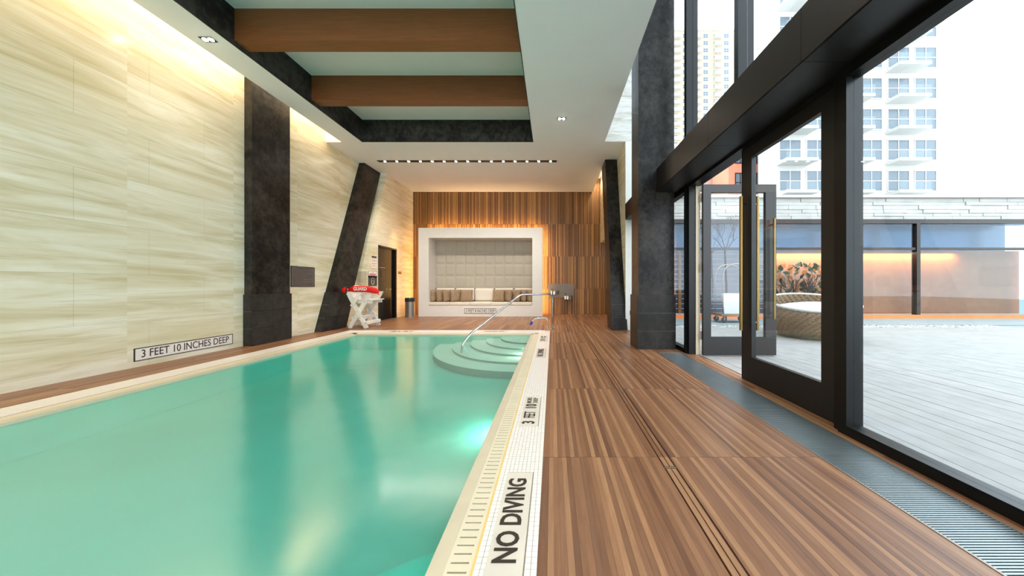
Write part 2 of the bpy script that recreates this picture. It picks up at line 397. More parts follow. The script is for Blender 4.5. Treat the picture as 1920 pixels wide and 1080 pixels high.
for n_, (a, b, c, d) in enumerate(plates):
    mk = empty('pool_marker', ((a+b)/2, (c+d)/2, 0))
    B(a, b, c, d, -.006, .0012).build('plaque', M['plate'], mk)
    cx, cy = (a+b)/2, (c+d)/2
    if n_ < 4:
        if n_ % 2 == 0:
            text('NO DIVING', (cx, cy, .003), (0, 0, PI/2), .135, M['ink'], mk, .70*(d-c)/.6, bold=.003)
            tag(mk, label='beige NO DIVING marker in the white mosaic, ' + where[n_], cat='pool marker')
        else:
            depth_marks((cx, cy), (0, 1), (-1, 0), d-c, '3', '10' if n_ == 1 else '8', mk)
            tag(mk, label=('beige 3 FEET 10 INCHES DEEP marker beside the near drain grate' if n_ == 1 else 'small far 3 FEET 8 INCHES DEEP marker by the rail posts'), cat='pool marker')
    elif n_ == 4:
        text('NO DIVING', (cx, cy, .003), (0, 0, PI), .12, M['ink'], mk, .75, bold=.002)
        tag(mk, label='NO DIVING marker on the far pool edge, behind the slanting handrail', cat='pool marker')
    else:
        depth_marks((cx, cy), (-1, 0), (0, -1), .55, '3', '8', mk)
        tag(mk, label='depth marker on the far pool edge, toward the lifeguard chair', cat='pool marker')

# ------------------------------------------------------------------ left wall
wl_ = struct('wall_left', B(XL-.3, XL-.012, DN, 8.6, -.02, 5.6), M['grout'])
slabs = []
def slab_row(y0, y1, x, z0, z1, parent, m, lens=1.22, off=0):
    k = 0; z = z0
    while z < z1-.01:
        ze = min(z+.62, z1); y = y0-(k % 2)*lens/2-off
        while y < y1-.01:
            a = max(y, y0); b = min(y+lens, y1)
            if b-a > .02: B(x-.03, x, a+.0008, b-.0008, z+.0008, ze-.0008).build('slab', m, parent)
            y += lens
        z = ze; k += 1
slab_row(0.2, 8.3, XL, 0, 5.55, wl_, M['marble'])
B(XL-.03, XL, DN, .2, 0, 5.55).build('slab', M['marble'], wl_)
# far left wall with slanted end and door opening
wf = struct('wall_left_far', MB().prism([(XLF-.5, 7.92, 0), (XLF, 7.92, 0), (XLF, 8.43, 0), (XLF-.5, 8.43, 0)], [(XLF-.5, 7.92, 1.49), (XLF, 7.92, 1.49), (XLF, 8.43, 1.49), (XLF-.5, 8.43, 1.49)])
    .prism([(XLF-.5, 7.92, 1.49), (XLF, 7.92, 1.49), (XLF, 8.43, 1.49), (XLF-.5, 8.43, 1.49)], [(XLF-.5, 8.165, 2.31), (XLF, 8.165, 2.31), (XLF, 8.43, 2.31), (XLF-.5, 8.43, 2.31)])
    .prism([(XLF-.5, 8.165, 2.31), (XLF, 8.165, 2.31), (XLF, DB, 2.31), (XLF-.5, DB, 2.31)], [(XLF-.5, 8.85, ZC), (XLF, 8.85, ZC), (XLF, DB, ZC), (XLF-.5, DB, ZC)])
    .box(XLF-.5, XLF, 9.42, DB, 0, 2.31), M['marble'])
B(XLF-.5, XLF-.45, 8.43, 9.42, 0, 2.31).build('reveal_back', M['black'], wf)
# door in the left wall
dl = empty('door_1', (XLF-.08, 8.9, 0), kind='structure')
MB().box(XLF-.14, XLF+.012, 8.43, 8.475, 0, 2.31).box(XLF-.14, XLF+.012, 9.375, 9.42, 0, 2.31).box(XLF-.14, XLF+.012, 8.43, 9.42, 2.265, 2.31).build('door_frame', M['bronze'], dl)
B(XLF-.12, XLF-.07, 8.475, 9.375, .005, 2.265).build('door_leaf', M['black'], dl)
dd = MB().tube([(XLF-.07, 8.98, .97), (XLF-.015, 8.98, .97), (XLF-.015, 9.13, .97)], .011, 8); dd.build('lever_handle', M['steel'], dl)
MB().lathe([(0, .008), (.03, .008), (.032, 0)], k=20).build('rose', M['steel'], dl).matrix_basis = Matrix.Translation((XLF-.07, 8.98, .97)) @ Matrix.Rotation(PI/2, 4, 'Y')
o = MB().lathe([(0, .006), (.17, .006), (.175, 0)], k=32).build('round_sign', M['bronze'], dl); o.matrix_basis = Matrix.Translation((XLF-.07, 8.70, 1.42)) @ Matrix.Rotation(PI/2, 4, 'Y')
B(XLF-.064, XLF-.058, 8.66, 8.72, 1.34, 1.54).build('sign_slot', M['black'], dl)
B(XLF-.064, XLF-.050, 8.49, 8.86, 1.635, 1.655).build('metal_line', M['brushed'], dl)
B(XLF-.064, XLF-.050, 8.49, 8.86, 1.745, 1.76).build('metal_line', M['bronze'], dl)
B(XLF-.14, XLF+.01, 8.43, 9.42, -.02, .006).build('threshold', M['brushed'], dl)
# back wall
wb = struct('wall_back', B(XL-.3, 3.2, DB, DB+.3, -.3, ZT), M['under'])
st = MB()
for r in range(-1, 4):
    z0 = max(0, .959+1.217*r-1.217+1.217) if r >= 0 else 0
    z0 = 0 if r < 0 else .959+1.217*r; z1 = .959+1.217*(r+1)
    if r < 0: z1 = .959
    for x in strip_cols(XLF, 2.6, WW):
        d = random.choice((.010, .014, .018, .024)); st.box(x+.0008, x+WW-.0008, DB-d, DB, z0+.0015, z1-.0015)
st.build('slat', M['wallwood'], wb, kind='stuff')
# ------------------------------------------------------------------ columns
def column(name, xa, xb, y0, y1, lean, ztop, label, face, cols_y, cols_x):
    """face: +1 pool side is +x, -1 pool side is -x"""
    c = empty(name, ((xa+xb)/2, (y0+y1)/2, 0), label=label, cat='column')
    B(xa, xb, y0, y1, 0, ztop, lean=lean).build('shaft', M['slate'], c)
    zs = [0, .31, .62, .93]; t = .02; gp = .0015
    for k in range(3):
        z0, z1 = zs[k]+gp, zs[k+1]-gp
        for i in range(cols_y):
            a = y0-t+(y1-y0+2*t)*i/cols_y; b = y0-t+(y1-y0+2*t)*(i+1)/cols_y
            xs = (xb, xb+t) if face > 0 else (xa-t, xa)
            B(xs[0], xs[1], a+gp, b-gp, z0, z1, lean=lean).build('tile', M['tile'], c)
        for i in range(cols_x):
            x0_, x1_ = (xa, xb) if face > 0 else (xa, xb+t)
            a = x0_+(x1_-x0_)*i/cols_x; b = x0_+(x1_-x0_)*(i+1)/cols_x
            B(a+gp, b-gp, y0-t, y0-.0002, z0, z1, lean=lean).build('tile', M['tile'], c)
    B(xa, xb, y0-t+.004, y1+t-.004, 0, .925, lean=lean).build('grout_core', M['grout'], c)
    return c
column('column', XL-.01, -5.42, 5.05, 5.78, 0, 5.5, 'upright charcoal column against the marble wall left of the rules plaque', 1, 2, 1)
column('column', XL-.01, -5.40, 6.55, 7.29, .325, ZC, 'leaning charcoal column behind the white lifeguard chair', 1, 2, 1)
column('column', 1.475, 2.09, 4.81, 5.22, 0, ZT, 'thick upright charcoal column beside the glass doors', -1, 1, 2)
column('column', 1.47, 1.80, 6.80, 7.36, .223, ZC, 'narrow leaning black column beyond the thick door column', -1, 1, 1)
# ------------------------------------------------------------------ right side walls
wr = struct('wall_right', MB().box(1.80, 2.16, D1, 7.6, 0, ZC).box(1.80, 2.16, 7.6, DB, 2.69, ZC+.6), M['marble'])
struct('wall_pier', B(1.785, 2.3, D1-.03, D1, 0, ZC), M['white'])
struct('wall_alcove', MB().box(2.6, 2.8, 7.6, DB, 0, 2.69).box(2.16, 2.8, 7.5, 7.6, 0, 2.69), M['white'])
wu = struct('wall_upper', B(1.28, 2.3, D1+.001, D1+.3, ZC+.302, ZT), M['grout'])
for z0, z1 in ((ZC, 4.86), (4.86, 5.72), (5.72, 6.9), (6.9, ZT)):
    B(1.28, 2.3, D1-.02, D1, z0+.002, z1-.002).build('slab', M['marble_pale'], wu)
struct('wall_front', MB().box(XL-.3, 2.6, DN-.3, DN, -.3, .1).box(XL-.3, 2.6, DN-.3, DN, 4.4, ZT).box(XL-.3, XL+.2, DN-.3, DN, .1, 4.4).box(1.9, 2.6, DN-.3, DN, .1, 4.4), M['white'])
wfr = struct('window_9', MB().box(XL+.2, 1.9, DN-.2, DN-.1, .1, .2).box(XL+.2, 1.9, DN-.2, DN-.1, 4.3, 4.4), M['black'])  # unseen window added behind the camera to light surfaces facing it
for k in range(7): B(XL+.2+1.2*k-.03, XL+.2+1.2*k+.03, DN-.2, DN-.1, .2, 4.3).build('mullion', M['black'], wfr)
for k in range(6): B(XL+.23+1.2*k, XL+1.37+1.2*k, DN-.155, DN-.145, .2, 4.3).build('pane', M['glass'], wfr)
# ------------------------------------------------------------------ ceiling
cx0, cx1 = -4.67, -.47; cz = 5.15
ce = struct('ceiling', MB().box(-5.18, cx0, DN, D1, ZC, ZC+.5).box(cx1, 1.28, DN, D1, ZC, ZC+.5)
    .box(XL-.3, 1.50, D1, DB, ZC, ZC+.3).box(1.50, 2.3, D1, 7.85, ZC, ZC+.3).box(cx0-.02, cx1+.02, DN, D1+.02, cz, cz+.2)
    .box(1.20, 1.28, DN, D1, ZC+.5, ZT).box(XL-.3, -5.18, DN, D1, 5.5, 5.7).box(-5.2, -5.18, DN, D1, ZC+.5, 5.5).box(1.2, 2.4, DN, D1, ZT, ZT+.2).box(1.5, 2.3, 7.85, DB, ZC+.5, ZC+.7), M['ceil'])
for nm, b_ in (('stone_lining', (cx0, cx0+.012, DN, D1, ZC-.004, cz)), ('stone_lining', (cx1-.012, cx1, DN, D1, ZC-.004, cz)), ('stone_lining', (cx0, cx1, D1-.012, D1, ZC-.004, cz))):
    B(*b_).build(nm, M['coffer'], ce)
for i, y in enumerate((5.41, 4.1, 2.79, 1.48)):
    B(cx0+.012, cx1-.012, y, y+.20, 4.68, cz).build('ceiling_beam', M['beamwood'], label=('brown wooden beam crossing the dark ceiling recess, nearest the far wall', 'brown wooden beam crossing the ceiling recess, second from the far wall', 'brown wooden beam crossing the ceiling recess, third from the far wall', 'brown wooden beam crossing the ceiling recess, almost overhead')[i], cat='beam', group='wooden beams in the ceiling recess')
# slot end face and cove led
B(XL+.05, XL+.09, DN+.5, 6.8, 5.35, 5.39).build('cove_led', M['coveled'], ce)
light('AREA', (-5.30, 3.4, 5.3), (0, 0, 0), COVE_W*7, (1, .86, .64), None, .12, 6.4, name='cove_light')
light('AREA', (1.66, 9.2, 4.95), (0, 0, 0), COVE_W*2.0, (1, .74, .42), None, .12, 2.4, name='cove_light')
# linear light strip
ls = empty('light_strip', (-2.4, 7.93, ZC), label='black recessed light strip with a row of small bright lamps in the ceiling', cat='ceiling light')
B(-4.95, .12, 7.875, 7.995, ZC-.006, ZC).build('trim', M['black'], ls)
lm = MB().lathe([(0, -.002), (.026, -.002), (.032, .004)], k=14).mesh('lamp', M['lamp'])
for i in range(15):
    x = (721.6+22.2*i-1036)*7.93/525
    inst('lamp', lm, (x, 7.935, ZC-.010), ls)
    light('SPOT', (x, 7.935, ZC-.03), (math.radians((i % 3-1)*14+6), math.radians(((i*7) % 5-2)*5), 0), SPOT_W, (1, .95, .88), ls, .03, spot=math.radians(95), blend=.8)
# downlights: the first is real, the others are added to brighten the room
def downlight(x, y, label):
    d = empty('downlight', (x, y, ZC), label=label, cat='ceiling light', group='square twin downlights')
    B(x-.09, x+.09, y-.045, y+.045, ZC-.006, ZC).build('housing', M['black'], d)
    for s in (-1, 1):
        inst('lamp', lm, (x+s*.042, y, ZC-.010), d)
    light('SPOT', (x, y, ZC-.03), (0, 0, 0), DOWN_W*(.4 if x < -4 else 1), (1, .95, .88), d, .04, spot=math.radians(110), blend=.8)
downlight(.19, 5.9, 'small square twin downlight in the white ceiling right of the recess')
downlight(.5, 2.6, 'added square twin fill downlight overhead above the wooden deck')
for x_, nm in ((.35, 'deck side'), (-4.92, 'marble wall side')):
    for y_ in (4.0, .6, -1.4, -3.4) if x_ < 0 else (.6, -1.4, -3.4): downlight(x_, y_, 'added square twin fill downlight on the %s of the ceiling, %s' % (nm, {4.0: 'beyond the first wooden beams', .6: 'just above the viewpoint', -1.4: 'just behind the viewpoint', -3.4: 'nearest the added rear window wall'}[y_]))
# ------------------------------------------------------------------ facade beam + glazing
bm_ = struct('trim_3', B(1.79, 2.33, DN, D1, 2.71, 3.07), M['black'])
edges_ = [DN, -3.9, -2.8, -1.6, -.4, .8, 2.0, 3.2, 4.40, 4.788]
for a, b in list(zip(edges_[:-1], edges_[1:])) + [(5.24, D1-.03)]:
    B(1.775, 1.79, a+.0015, b-.0015, 2.70, 3.08).build('fascia_panel', M['bronze'], bm_)
    B(1.79, 2.16, a+.0015, b-.0015, 2.695, 2.71).build('soffit_panel', M['leaf_frame'], bm_)
    B(1.79, 2.33, a+.0015, b-.0015, 3.07, 3.08).build('top_panel', M['bronze'], bm_)
bm_['label'] = 'dark bronze beam over the glass doors'
# clerestory
wc = struct('window_1', MB().box(2.055, 2.23, 4.30, 4.37, 3.08, ZT).box(2.055, 2.23, 3.10, 3.17, 3.08, ZT).box(2.055, 2.23, 1.9, 1.97, 3.08, ZT).box(2.055, 2.23, .7, .77, 3.08, ZT)
    .box(2.055, 2.23, -1.7, -1.63, 3.08, ZT).box(2.055, 2.23, 5.6, 5.67, 3.08, ZT).box(2.055, 2.23, DN, D1-.03, 3.08, 3.14), M['black'])
ys = [DN, -1.66, .73, 1.93, 3.13, 4.335, 5.63, D1-.03]
for a, b in zip(ys[:-1], ys[1:]):
    B(2.15, 2.158, a+.035, b-.035, 3.14, ZT).build('pane', M['glass'], wc)
# fixed glazing at door level
def frame_yz(x0, x1, y0, y1, z0, z1, s, t, bt):
    return MB().box(x0, x1, y0, y0+s, z0, z1).box(x0, x1, y1-s, y1, z0, z1).box(x0, x1, y0+s, y1-s, z1-t, z1).box(x0, x1, y0+s, y1-s, z0, z0+bt)
wn_ = 2
for (a, b) in ((4.50, D1-.03), (.95, 2.10), (-.3, .95), (-2.6, -.3), (DN, -2.6)):
    w_ = struct('window_%d' % wn_, frame_yz(2.14, 2.25, a, b, .004, 2.70, .06, .08, .07), M['black']); wn_ += 1
    B(2.19, 2.20, a+.06, b-.06, .074, 2.62).build('pane', M['glass'], w_)
# door frame
df_ = struct('trim_4', MB().box(2.16, 2.33, 4.43, 4.50, .004, 2.70).box(2.16, 2.33, 2.10, 2.15, .004, 2.70).box(2.16, 2.33, 2.15, 4.43, 2.66, 2.71), M['black'])
B(2.262, 2.328, 4.415, 4.43, .004, 2.66).build('lit_jamb_strip', M['coping'], df_)  # bronze jamb edge, its reflected light painted in as beige
# closed leaf
d2 = empty('door_2', (2.25, 3.30, 0), kind='structure')
frame_yz(2.225, 2.275, 2.155, 3.295, .008, 2.66, .165, .125, .285).build('door_leaf', M['leaf_frame'], d2)
B(2.246, 2.254, 2.32, 3.13, .293, 2.535).build('pane', M['glass'], d2)
def handle(pts_xy, off, z0, z1, parent, r=.019):
    x, y = pts_xy
    h = MB().tube([(x+off[0], y+off[1], z0), (x+off[0], y+off[1], z1)], r, 14).build('pull_handle', M['gold'], parent, smooth=False)
    for z in (z0+.09, z1-.09): MB().tube([(x, y, z), (x+off[0]*.8, y+off[1]*.8, z)], .011, 8).build('standoff', M['steel'], parent)
handle((2.225, 3.22), (-.055, 0), .58, 2.12, d2); handle((2.275, 3.22), (.08, 0), .58, 2.12, d2)
# open leaf, swung outward
d3 = empty('door_3', (2.33, 4.36, 0), kind='structure')
MB().box(2.335, 2.455, 4.335, 4.385, .012, 2.66).box(3.30, 3.465, 4.335, 4.385, .012, 2.66).box(2.455, 3.30, 4.335, 4.385, 2.535, 2.66).box(2.455, 3.30, 4.335, 4.385, .012, .295).build('door_leaf', M['leaf_frame'], d3)
B(2.455, 3.30, 4.356, 4.364, .295, 2.535).build('pane', M['glass'], d3)
handle((3.385, 4.335), (0, -.06), .58, 2.12, d3, .017); handle((3.385, 4.385), (0, .06), .58, 2.12, d3, .017)
for z in (.25, 1.3, 2.4): MB().tube([(2.318, 4.372, z), (2.318, 4.372, z+.13)], .009, 8).build('hinge', M['brushed'], d3)

# ------------------------------------------------------------------ seating niche
NX0, NX1, NZ = -4.69, -.353, 3.10; IX0, IX1, IZ0, IZ1 = -4.33, -.71, .395, 2.75; ND = 9.79; NB = 10.37
ni = empty('seating_niche', ((NX0+NX1)/2, ND, 0), label='white framed built-in bench alcove glowing warm at its edges on the wooden wall', cat='alcove')
def quadpr(pts, y0, y1): return MB().prism([(x, y0, z) for x, z in pts], [(x, y1, z) for x, z in pts])
quadpr([(NX0, NZ), (IX0, IZ1), (IX1, IZ1), (NX1, NZ)], ND, ND+.09).build('frame_panel', M['niche'], ni, bevel=.0015)
quadpr([(NX0, 0), (IX0, 0), (IX0, IZ1), (NX0, NZ)], ND, ND+.09).build('frame_panel', M['niche'], ni, bevel=.0015)
quadpr([(NX1, 0), (NX1, NZ), (IX1, IZ1), (IX1, 0)], ND, ND+.09).build('frame_panel', M['niche'], ni, bevel=.0015)
B(IX0, -2.52, ND, ND+.09, 0, IZ0).build('frame_panel', M['niche'], ni, bevel=.0015)
B(-2.52, IX1, ND, ND+.09, 0, IZ0).build('frame_panel', M['niche'], ni, bevel=.0015)
B(IX0, IX1, NB-.002, NB+.028, IZ0, IZ1).build('pad_backing', M['tufted'], ni)
MB().box(IX0-.01, IX0, ND+.09, DB-.02, 0, IZ1+.01).box(IX1, IX1+.01, ND+.09, DB-.02, 0, IZ1+.01).box(IX0, IX1, ND+.09, DB-.02, IZ1, IZ1+.01).box(IX0, IX1, ND+.09, NB, 0, IZ0-.005).box(IX0, IX1, NB+.03, DB-.03, 0, IZ1).build('lining', M['niche'], ni)
MB().box(NX0+.07, IX0-.02, ND+.09, DB-.025, 0, NZ-.07).box(IX1+.02, NX1-.07, ND+.09, DB-.025, 0, NZ-.07).box(NX0+.07, NX1-.07, ND+.09, DB-.025, IZ1+.02, NZ-.07).build('side_box', M['niche'], ni)
MB().box(NX0+.05, NX0+.068, 10.36, 10.40, .05, NZ-.07).build('led_strip', M['led'], ni)
MB().box(NX1-.068, NX1-.05, 10.36, 10.40, .02, NZ-.07).build('led_strip', M['coping'], ni)
light('AREA', (NX1-.055, 10.34, 1.52), (PI/2, 0, -math.radians(32)), LED_W*.65, (1, .64, .30), ni, .02, 3.0, name='led_light')
light('AREA', ((NX0+NX1)/2, 10.34, NZ-.045), (PI/2+math.radians(30), 0, 0), LED_W*1.2, (1, .64, .30), ni, 4.2, .02, name='led_light')
MB().box(NX0+.07, NX1-.07, 10.36, 10.40, NZ-.068, NZ-.05).build('led_strip', M['coping'], ni)
def puff(wd, dp, ht, t=.02, nx=10, nz=10, seed=0, wr=0.0, power=.35):
    """soft pad: front surface bulging towards -y, centre at origin"""
    rnd = random.Random(seed); mb = MB()
    for side in (-1, 1):
        n0 = len(mb.v)
        for i in range(nx+1):
            for j in range(nz+1):
                u, v = 2*i/nx-1, 2*j/nz-1
                b = max(0, (1-u**4)*(1-v**4))**power
                mb.v.append((u*wd/2*(1-.04*wr*(1-v*v)*abs(u)), side*(dp/2*b) + wr*rnd.uniform(-.006, .006)*b, v*ht/2*(1-.05*wr*(1-u*u)*abs(v))))
        for i in range(nx):
            for j in range(nz):
                a = n0+i*(nz+1)+j; mb.f.append((a, a+1, a+nz+2, a+nz+1))
    return mb
tw = (IX1-IX0)/10; th = .44
tm = puff(tw-.002, .05, th-.002, power=.30, nx=12, nz=12).mesh('wall_pad', M['tufted'], smooth=True)
for i in range(10):
    for j in range(4): inst('wall_pad', tm, (IX0+tw*(i+.5), NB+.012, .99+th*(j+.5)), ni)
bmx = puff(tw*2-.003, .10, .485, power=.2, nx=16, nz=10).mesh('back_pad', M['seat'], smooth=True)
for i in range(5): inst('back_pad', bmx, (IX0+tw*(2*i+1), NB-.02, .745), ni)
def rsp(nx, ny, nz, mat, name, b=.02):
    return B(-nx/2, nx/2, -ny/2, ny/2, 0, nz).mesh(name, mat, bevel=b)
sm = rsp(tw*2-.006, .56, .105, M['seat'], 'seat_pad')
ordn = ['leftmost', 'second from left', 'middle', 'second from right', 'rightmost']
for i in range(5):
    o = inst('seat_pad', sm, (IX0+tw*(2*i+1), ND+.265, IZ0), None)
    tag(o, '%s of the five pale seat pads on the alcove bench' % ordn[i], 'seat pad', 'bench seat pads')
pm = [puff(.44, .17, .44, wr=1, seed=k, nx=14, nz=14, power=.5).mesh('pillow', M['pillow'], smooth=True) for k in range(4)]
ZS = IZ0+.105
def pillow(x, y, yaw, tilt, k, label, grp):
    o = inst('pillow', pm[k], (x, y, ZS+.215), None, rot=(tilt, 0, yaw)); tag(o, label, 'pillow', grp)
    pp = MB().tube([(-.2, 0, .215), (0, .0, .219), (.2, 0, .215)], .004, 6).build('piping', M['pillow'])
    pp.parent = o
def zx(z): return (780+z*.2408-1036)*10.05/525
lx = [142, 193, 246, 306, 388]
for i, z in enumerate(lx):
    pillow(zx(z)+.02, 10.10-.008*i, math.radians([62, 58, 55, 48, 6][i]), math.radians(-8), i % 4,
           ['taupe pillow at the left end of the left-hand pillow row', 'second taupe pillow from the left end of the alcove', 'third taupe pillow from the left end of the alcove', 'fourth taupe pillow from the left, tucked behind the front-facing one', 'broad front-facing taupe pillow ending the left-hand pillow row'][i], 'taupe pillows in the alcove')
rx = [645, 716, 777, 832, 880]
for i, z in enumerate(rx):
    pillow(zx(z)-.01, 10.08+.01*i, math.radians([-8, -50, -40, -55, -50][i]), math.radians(-8), (i+1) % 4,
           ['broad front-facing taupe pillow starting the right-hand pillow row', 'taupe pillow just right of the broad one in the right-hand row', 'middle taupe pillow of the right-hand row, behind the handrail', 'fourth taupe pillow of the right-hand row', 'taupe pillow in the right corner of the alcove'][i], 'taupe pillows in the alcove')
# depth sign on the niche base
def wallsign(name, label, cat, w_, h_, mats, place, border=.008):
    """sign in local xz plane facing -y, centre at origin; returns empty"""
    e = empty(name, (0, 0, 0), label=label, cat=cat)
    B(-w_/2, w_/2, -.006, 0, -h_/2, h_/2).build('border', mats[0], e)
    B(-w_/2+border, w_/2-border, -.008, -.006, -h_/2+border, h_/2-border).build('face', mats[1], e)
    return e
def put(e, loc, rz):
    e.matrix_basis = Matrix.Translation(Vector(loc)) @ Matrix.Rotation(rz, 4, 'Z')
s = wallsign('depth_sign', 'bordered 3 FEET 8 INCHES DEEP sign on the alcove base', 'sign', 1.107, .183, (M['ink'], M['niche'], ), None, .014)
text('3 FEET 8 INCHES DEEP', (0, -.0085, 0), (PI/2, 0, 0), .155, M['ink'], s, .66, bold=.001)
put(s, (-2.527, ND, .192), 0)
s = wallsign('depth_sign', 'bordered 3 FEET 10 INCHES DEEP sign low on the left marble wall', 'sign', 1.15, .175, (M['ink'], M['signwhite']), None, .012)
text('3 FEET 10 INCHES DEEP', (0, -.0085, 0), (PI/2, 0, 0), .15, M['ink'], s, .66, bold=.001)
put(s, (XL, 4.865-.575, .167), PI/2)
# rules plaque
s = wallsign('rules_plaque', 'dark framed grey plaque with rows of text on the marble wall between the columns', 'sign', .60, .45, (M['black'], M['signgrey']), None, .014)
rnd = random.Random(3); ln = MB()
ln.box(-.20, .20, -.0095, -.008, .178, .190)
z = .15
while z > -.19:
    ln.box(-.25, rnd.choice((.0, .1, .24, .24, .22)), -.009, -.008, z, z+.007); z -= .026
ln.build('text_lines', M['signdark'], s, kind='stuff')
put(s, (XL, 6.24, 1.285), PI/2)
# two notices by the door
s = wallsign('warning_notice', 'small white notice with black header and red lines left of the door', 'sign', .24, .37, (M['signwhite'], M['signwhite']), None, .004)
B(-.11, .11, -.0095, -.008, .11, .175).build('header', M['signdark'], s)
MB().box(-.10, .10, -.0095, -.008, .02, .034).box(-.10, .10, -.0095, -.008, -.055, -.041).build('red_lines', M['signred'], s)
MB().box(-.08, .08, -.0095, -.008, .06, .066).box(-.09, .07, -.0095, -.008, -.10, -.094).box(-.09, .09, -.0095, -.008, -.13, -.124).box(-.05, .05, -.010, -.0095, .135, .15).build('text_lines', M['signgrey'], s, kind='stuff')
put(s, (XLF, 8.225, 1.78), PI/2)
s = wallsign('mask_notice', 'white and charcoal notice with a masked face drawing above the lifeguard chair', 'sign', .40, .44, (M['signdark'], M['signwhite']), None, .008)
B(-.19, .19, -.0095, -.008, -.21, .06).build('lower_panel', M['signdark'], s)
for i in range(6): o = MB().lathe([(0, .001), (.034, .001), (.034, 0)], k=12).build('scallop', M['signdark'], s); o.matrix_basis = Matrix.Translation((-.16+.064*i, -.0085, .058)) @ Matrix.Rotation(PI/2, 4, 'X')
MB().box(-.03, .03, -.0095, -.008, .165, .18).box(-.12, .12, -.0095, -.008, .085, .095).build('text_lines', M['signgrey'], s, kind='stuff')
B(-.15, .15, -.0095, -.008, .115, .14).build('red_line', M['signred'], s)
fc = MB()
fc.tube([(.07*math.cos(a*PI/12), -.0105, -.08+.10*math.sin(a*PI/12)) for a in range(25)], .004, 5)
fc.tube([(-.055, -.0105, -.07), (0, -.0105, -.055), (.055, -.0105, -.07), (.045, -.0105, -.13), (0, -.0105, -.155), (-.045, -.0105, -.13), (-.055, -.0105, -.07)], .003, 5)
fc.build('face_drawing', M['signwhite'], s)
put(s, (XLF, 8.165, 1.29), PI/2)
s = wallsign('brass_sign', 'tiny brown wall sign right of the black door', 'sign', .20, .085, (M['bronze'], M['gold']), None, .01)
MB().box(-.07, .07, -.0095, -.008, .005, .015).box(-.07, .07, -.0095, -.008, -.02, -.01).build('text_lines', M['bronze'], s, kind='stuff')
put(s, (XLF, 9.62, 1.52), PI/2)
# drinking fountain
f = empty('drinking_fountain', (.315, DB-.03, .9), label='steel drinking fountain plate with two basins on the wooden wall', cat='drinking fountain')
B(-.17, .80, DB-.045, DB-.024, .62, 1.15).build('back_plate', M['plate_steel'], f, bevel=.002)
for cx, cz_ in ((.07, .90), (.58, .72)):
    kk = [(cx-.15, DB-.045)]+[(cx-.15*math.cos(PI*q/12), DB-.16-.13*math.sin(PI*q/12)) for q in range(13)]+[(cx+.15, DB-.045)]
    ki = [(cx+(a-cx)*.84, min(DB-.07, DB-.16+(b-(DB-.16))*.84)) for a, b in kk]
    MB().prism([(a, b, cz_-.15) for a, b in kk], [(a, b, cz_-.03) for a, b in kk]).build('basin', M['steel'], f, bevel=.003)
    rm = MB(); n_k = len(kk); rm.v = [(a, b, cz_-.03) for a, b in kk]+[(a, b, cz_) for a, b in kk]+[(a, b, cz_) for a, b in ki]+[(a, b, cz_-.03) for a, b in ki]
    rm.f = [(l*n_k+q, l*n_k+(q+1) % n_k, (l+1)*n_k+(q+1) % n_k, (l+1)*n_k+q) for l in range(3) for q in range(n_k)]; rm.build('rim', M['brushed'], f)
    MB().tube([(cx-.1, DB-.12, cz_), (cx-.1, DB-.13, cz_+.05), (cx-.08, DB-.16, cz_+.06)], .012, 8).build('spout', M['steel'], f)
    MB().lathe([(0, -.02), (.03, -.02), (.03, .0), (0, .0)], k=14).build('push_button', M['steel'], f).matrix_basis = Matrix.Translation((cx, DB-.285, cz_-.075)) @ Matrix.Rotation(PI/2, 4, 'X')
# ------------------------------------------------------------------ bins
def bin_(x, y, r, h, label, body):
    e = empty('waste_bin', (x, y, 0), label=label, cat='bin')
    MB().lathe([(0, 0), (r, 0), (r, .02), (r*.985, .03), (r*.985, h*.8), (0, h*.8)], (x, y, 0), 32).build('body', body, e)
    MB().lathe([(r*.9, h*.8), (r*1.02, h*.8), (r*1.02, h*.97), (r*.97, h), (r*.55, h), (r*.5, h*.93), (r*.5, h*.8)], (x, y, 0), 32).build('lid', M['rubber'], e)
    MB().tube([(x+r*.6*math.cos(a*PI/10), y+r*.6*math.sin(a*PI/10), h*1.0) for a in range(21)], .01, 6).build('lid_ring', M['steel'], e)
    B(x-r*.25, x+r*.25, y-r*1.01, y-r*.97, h*.0+.04, h*.78).build('front_seam', M['brushed'], e)
bin_(-4.90, 9.62, .155, .665, 'stainless steel waste bin with black lid left of the alcove', M['brushed'])
bin_(1.93, 6.42, .15, .52, 'low pale bin with black rim half hidden behind the thick column', M['white'])
# ------------------------------------------------------------------ handrails
def arc(p0, p1, p2, n=8):
    p0, p1, p2 = map(Vector, (p0, p1, p2)); return [(1-t)**2*p0+2*t*(1-t)*p1+t*t*p2 for t in [i/n for i in range(n+1)]]
S = lambda s_, z: Vector((-s_, 6.96-s_, z))
hr = empty('handrail', (0, 6.96, 0), label='long steel handrail slanting from the deck down into the pool steps', cat='handrail')
pts = [S(0, 0), S(0, .70)] + arc(S(0, .72), S(0, .885), S(.12, .885)) + arc(S(.66, .885), S(.71, .885), S(.76, .845), 5) + arc(S(1.52, .215), S(1.63, .12), S(1.69, -.02)) + [S(1.72, -.22)]
MB().tube(pts, .0215, 14).build('rail', M['steel'], hr, smooth=True)
MB().lathe([(0, .018), (.03, .018), (.055, .006), (.06, 0)], (0, 6.96, 0), 20).build('flange', M['steel'], hr)
hk = empty('hook_rail', (-.125, 6.78, 0), label='low bent steel rail with a blue end cap at the pool corner', cat='handrail')
pts = [(-.125, 6.76, 0), (-.125, 6.76, .2)] + arc((-.125, 6.76, .22), (-.125, 6.76, .30), (-.19, 6.745, .305)) + arc((-.36, 6.71, .30), (-.44, 6.69, .30), (-.49, 6.68, .215))
MB().tube(pts, .017, 12).build('rail', M['steel'], hk, smooth=True)
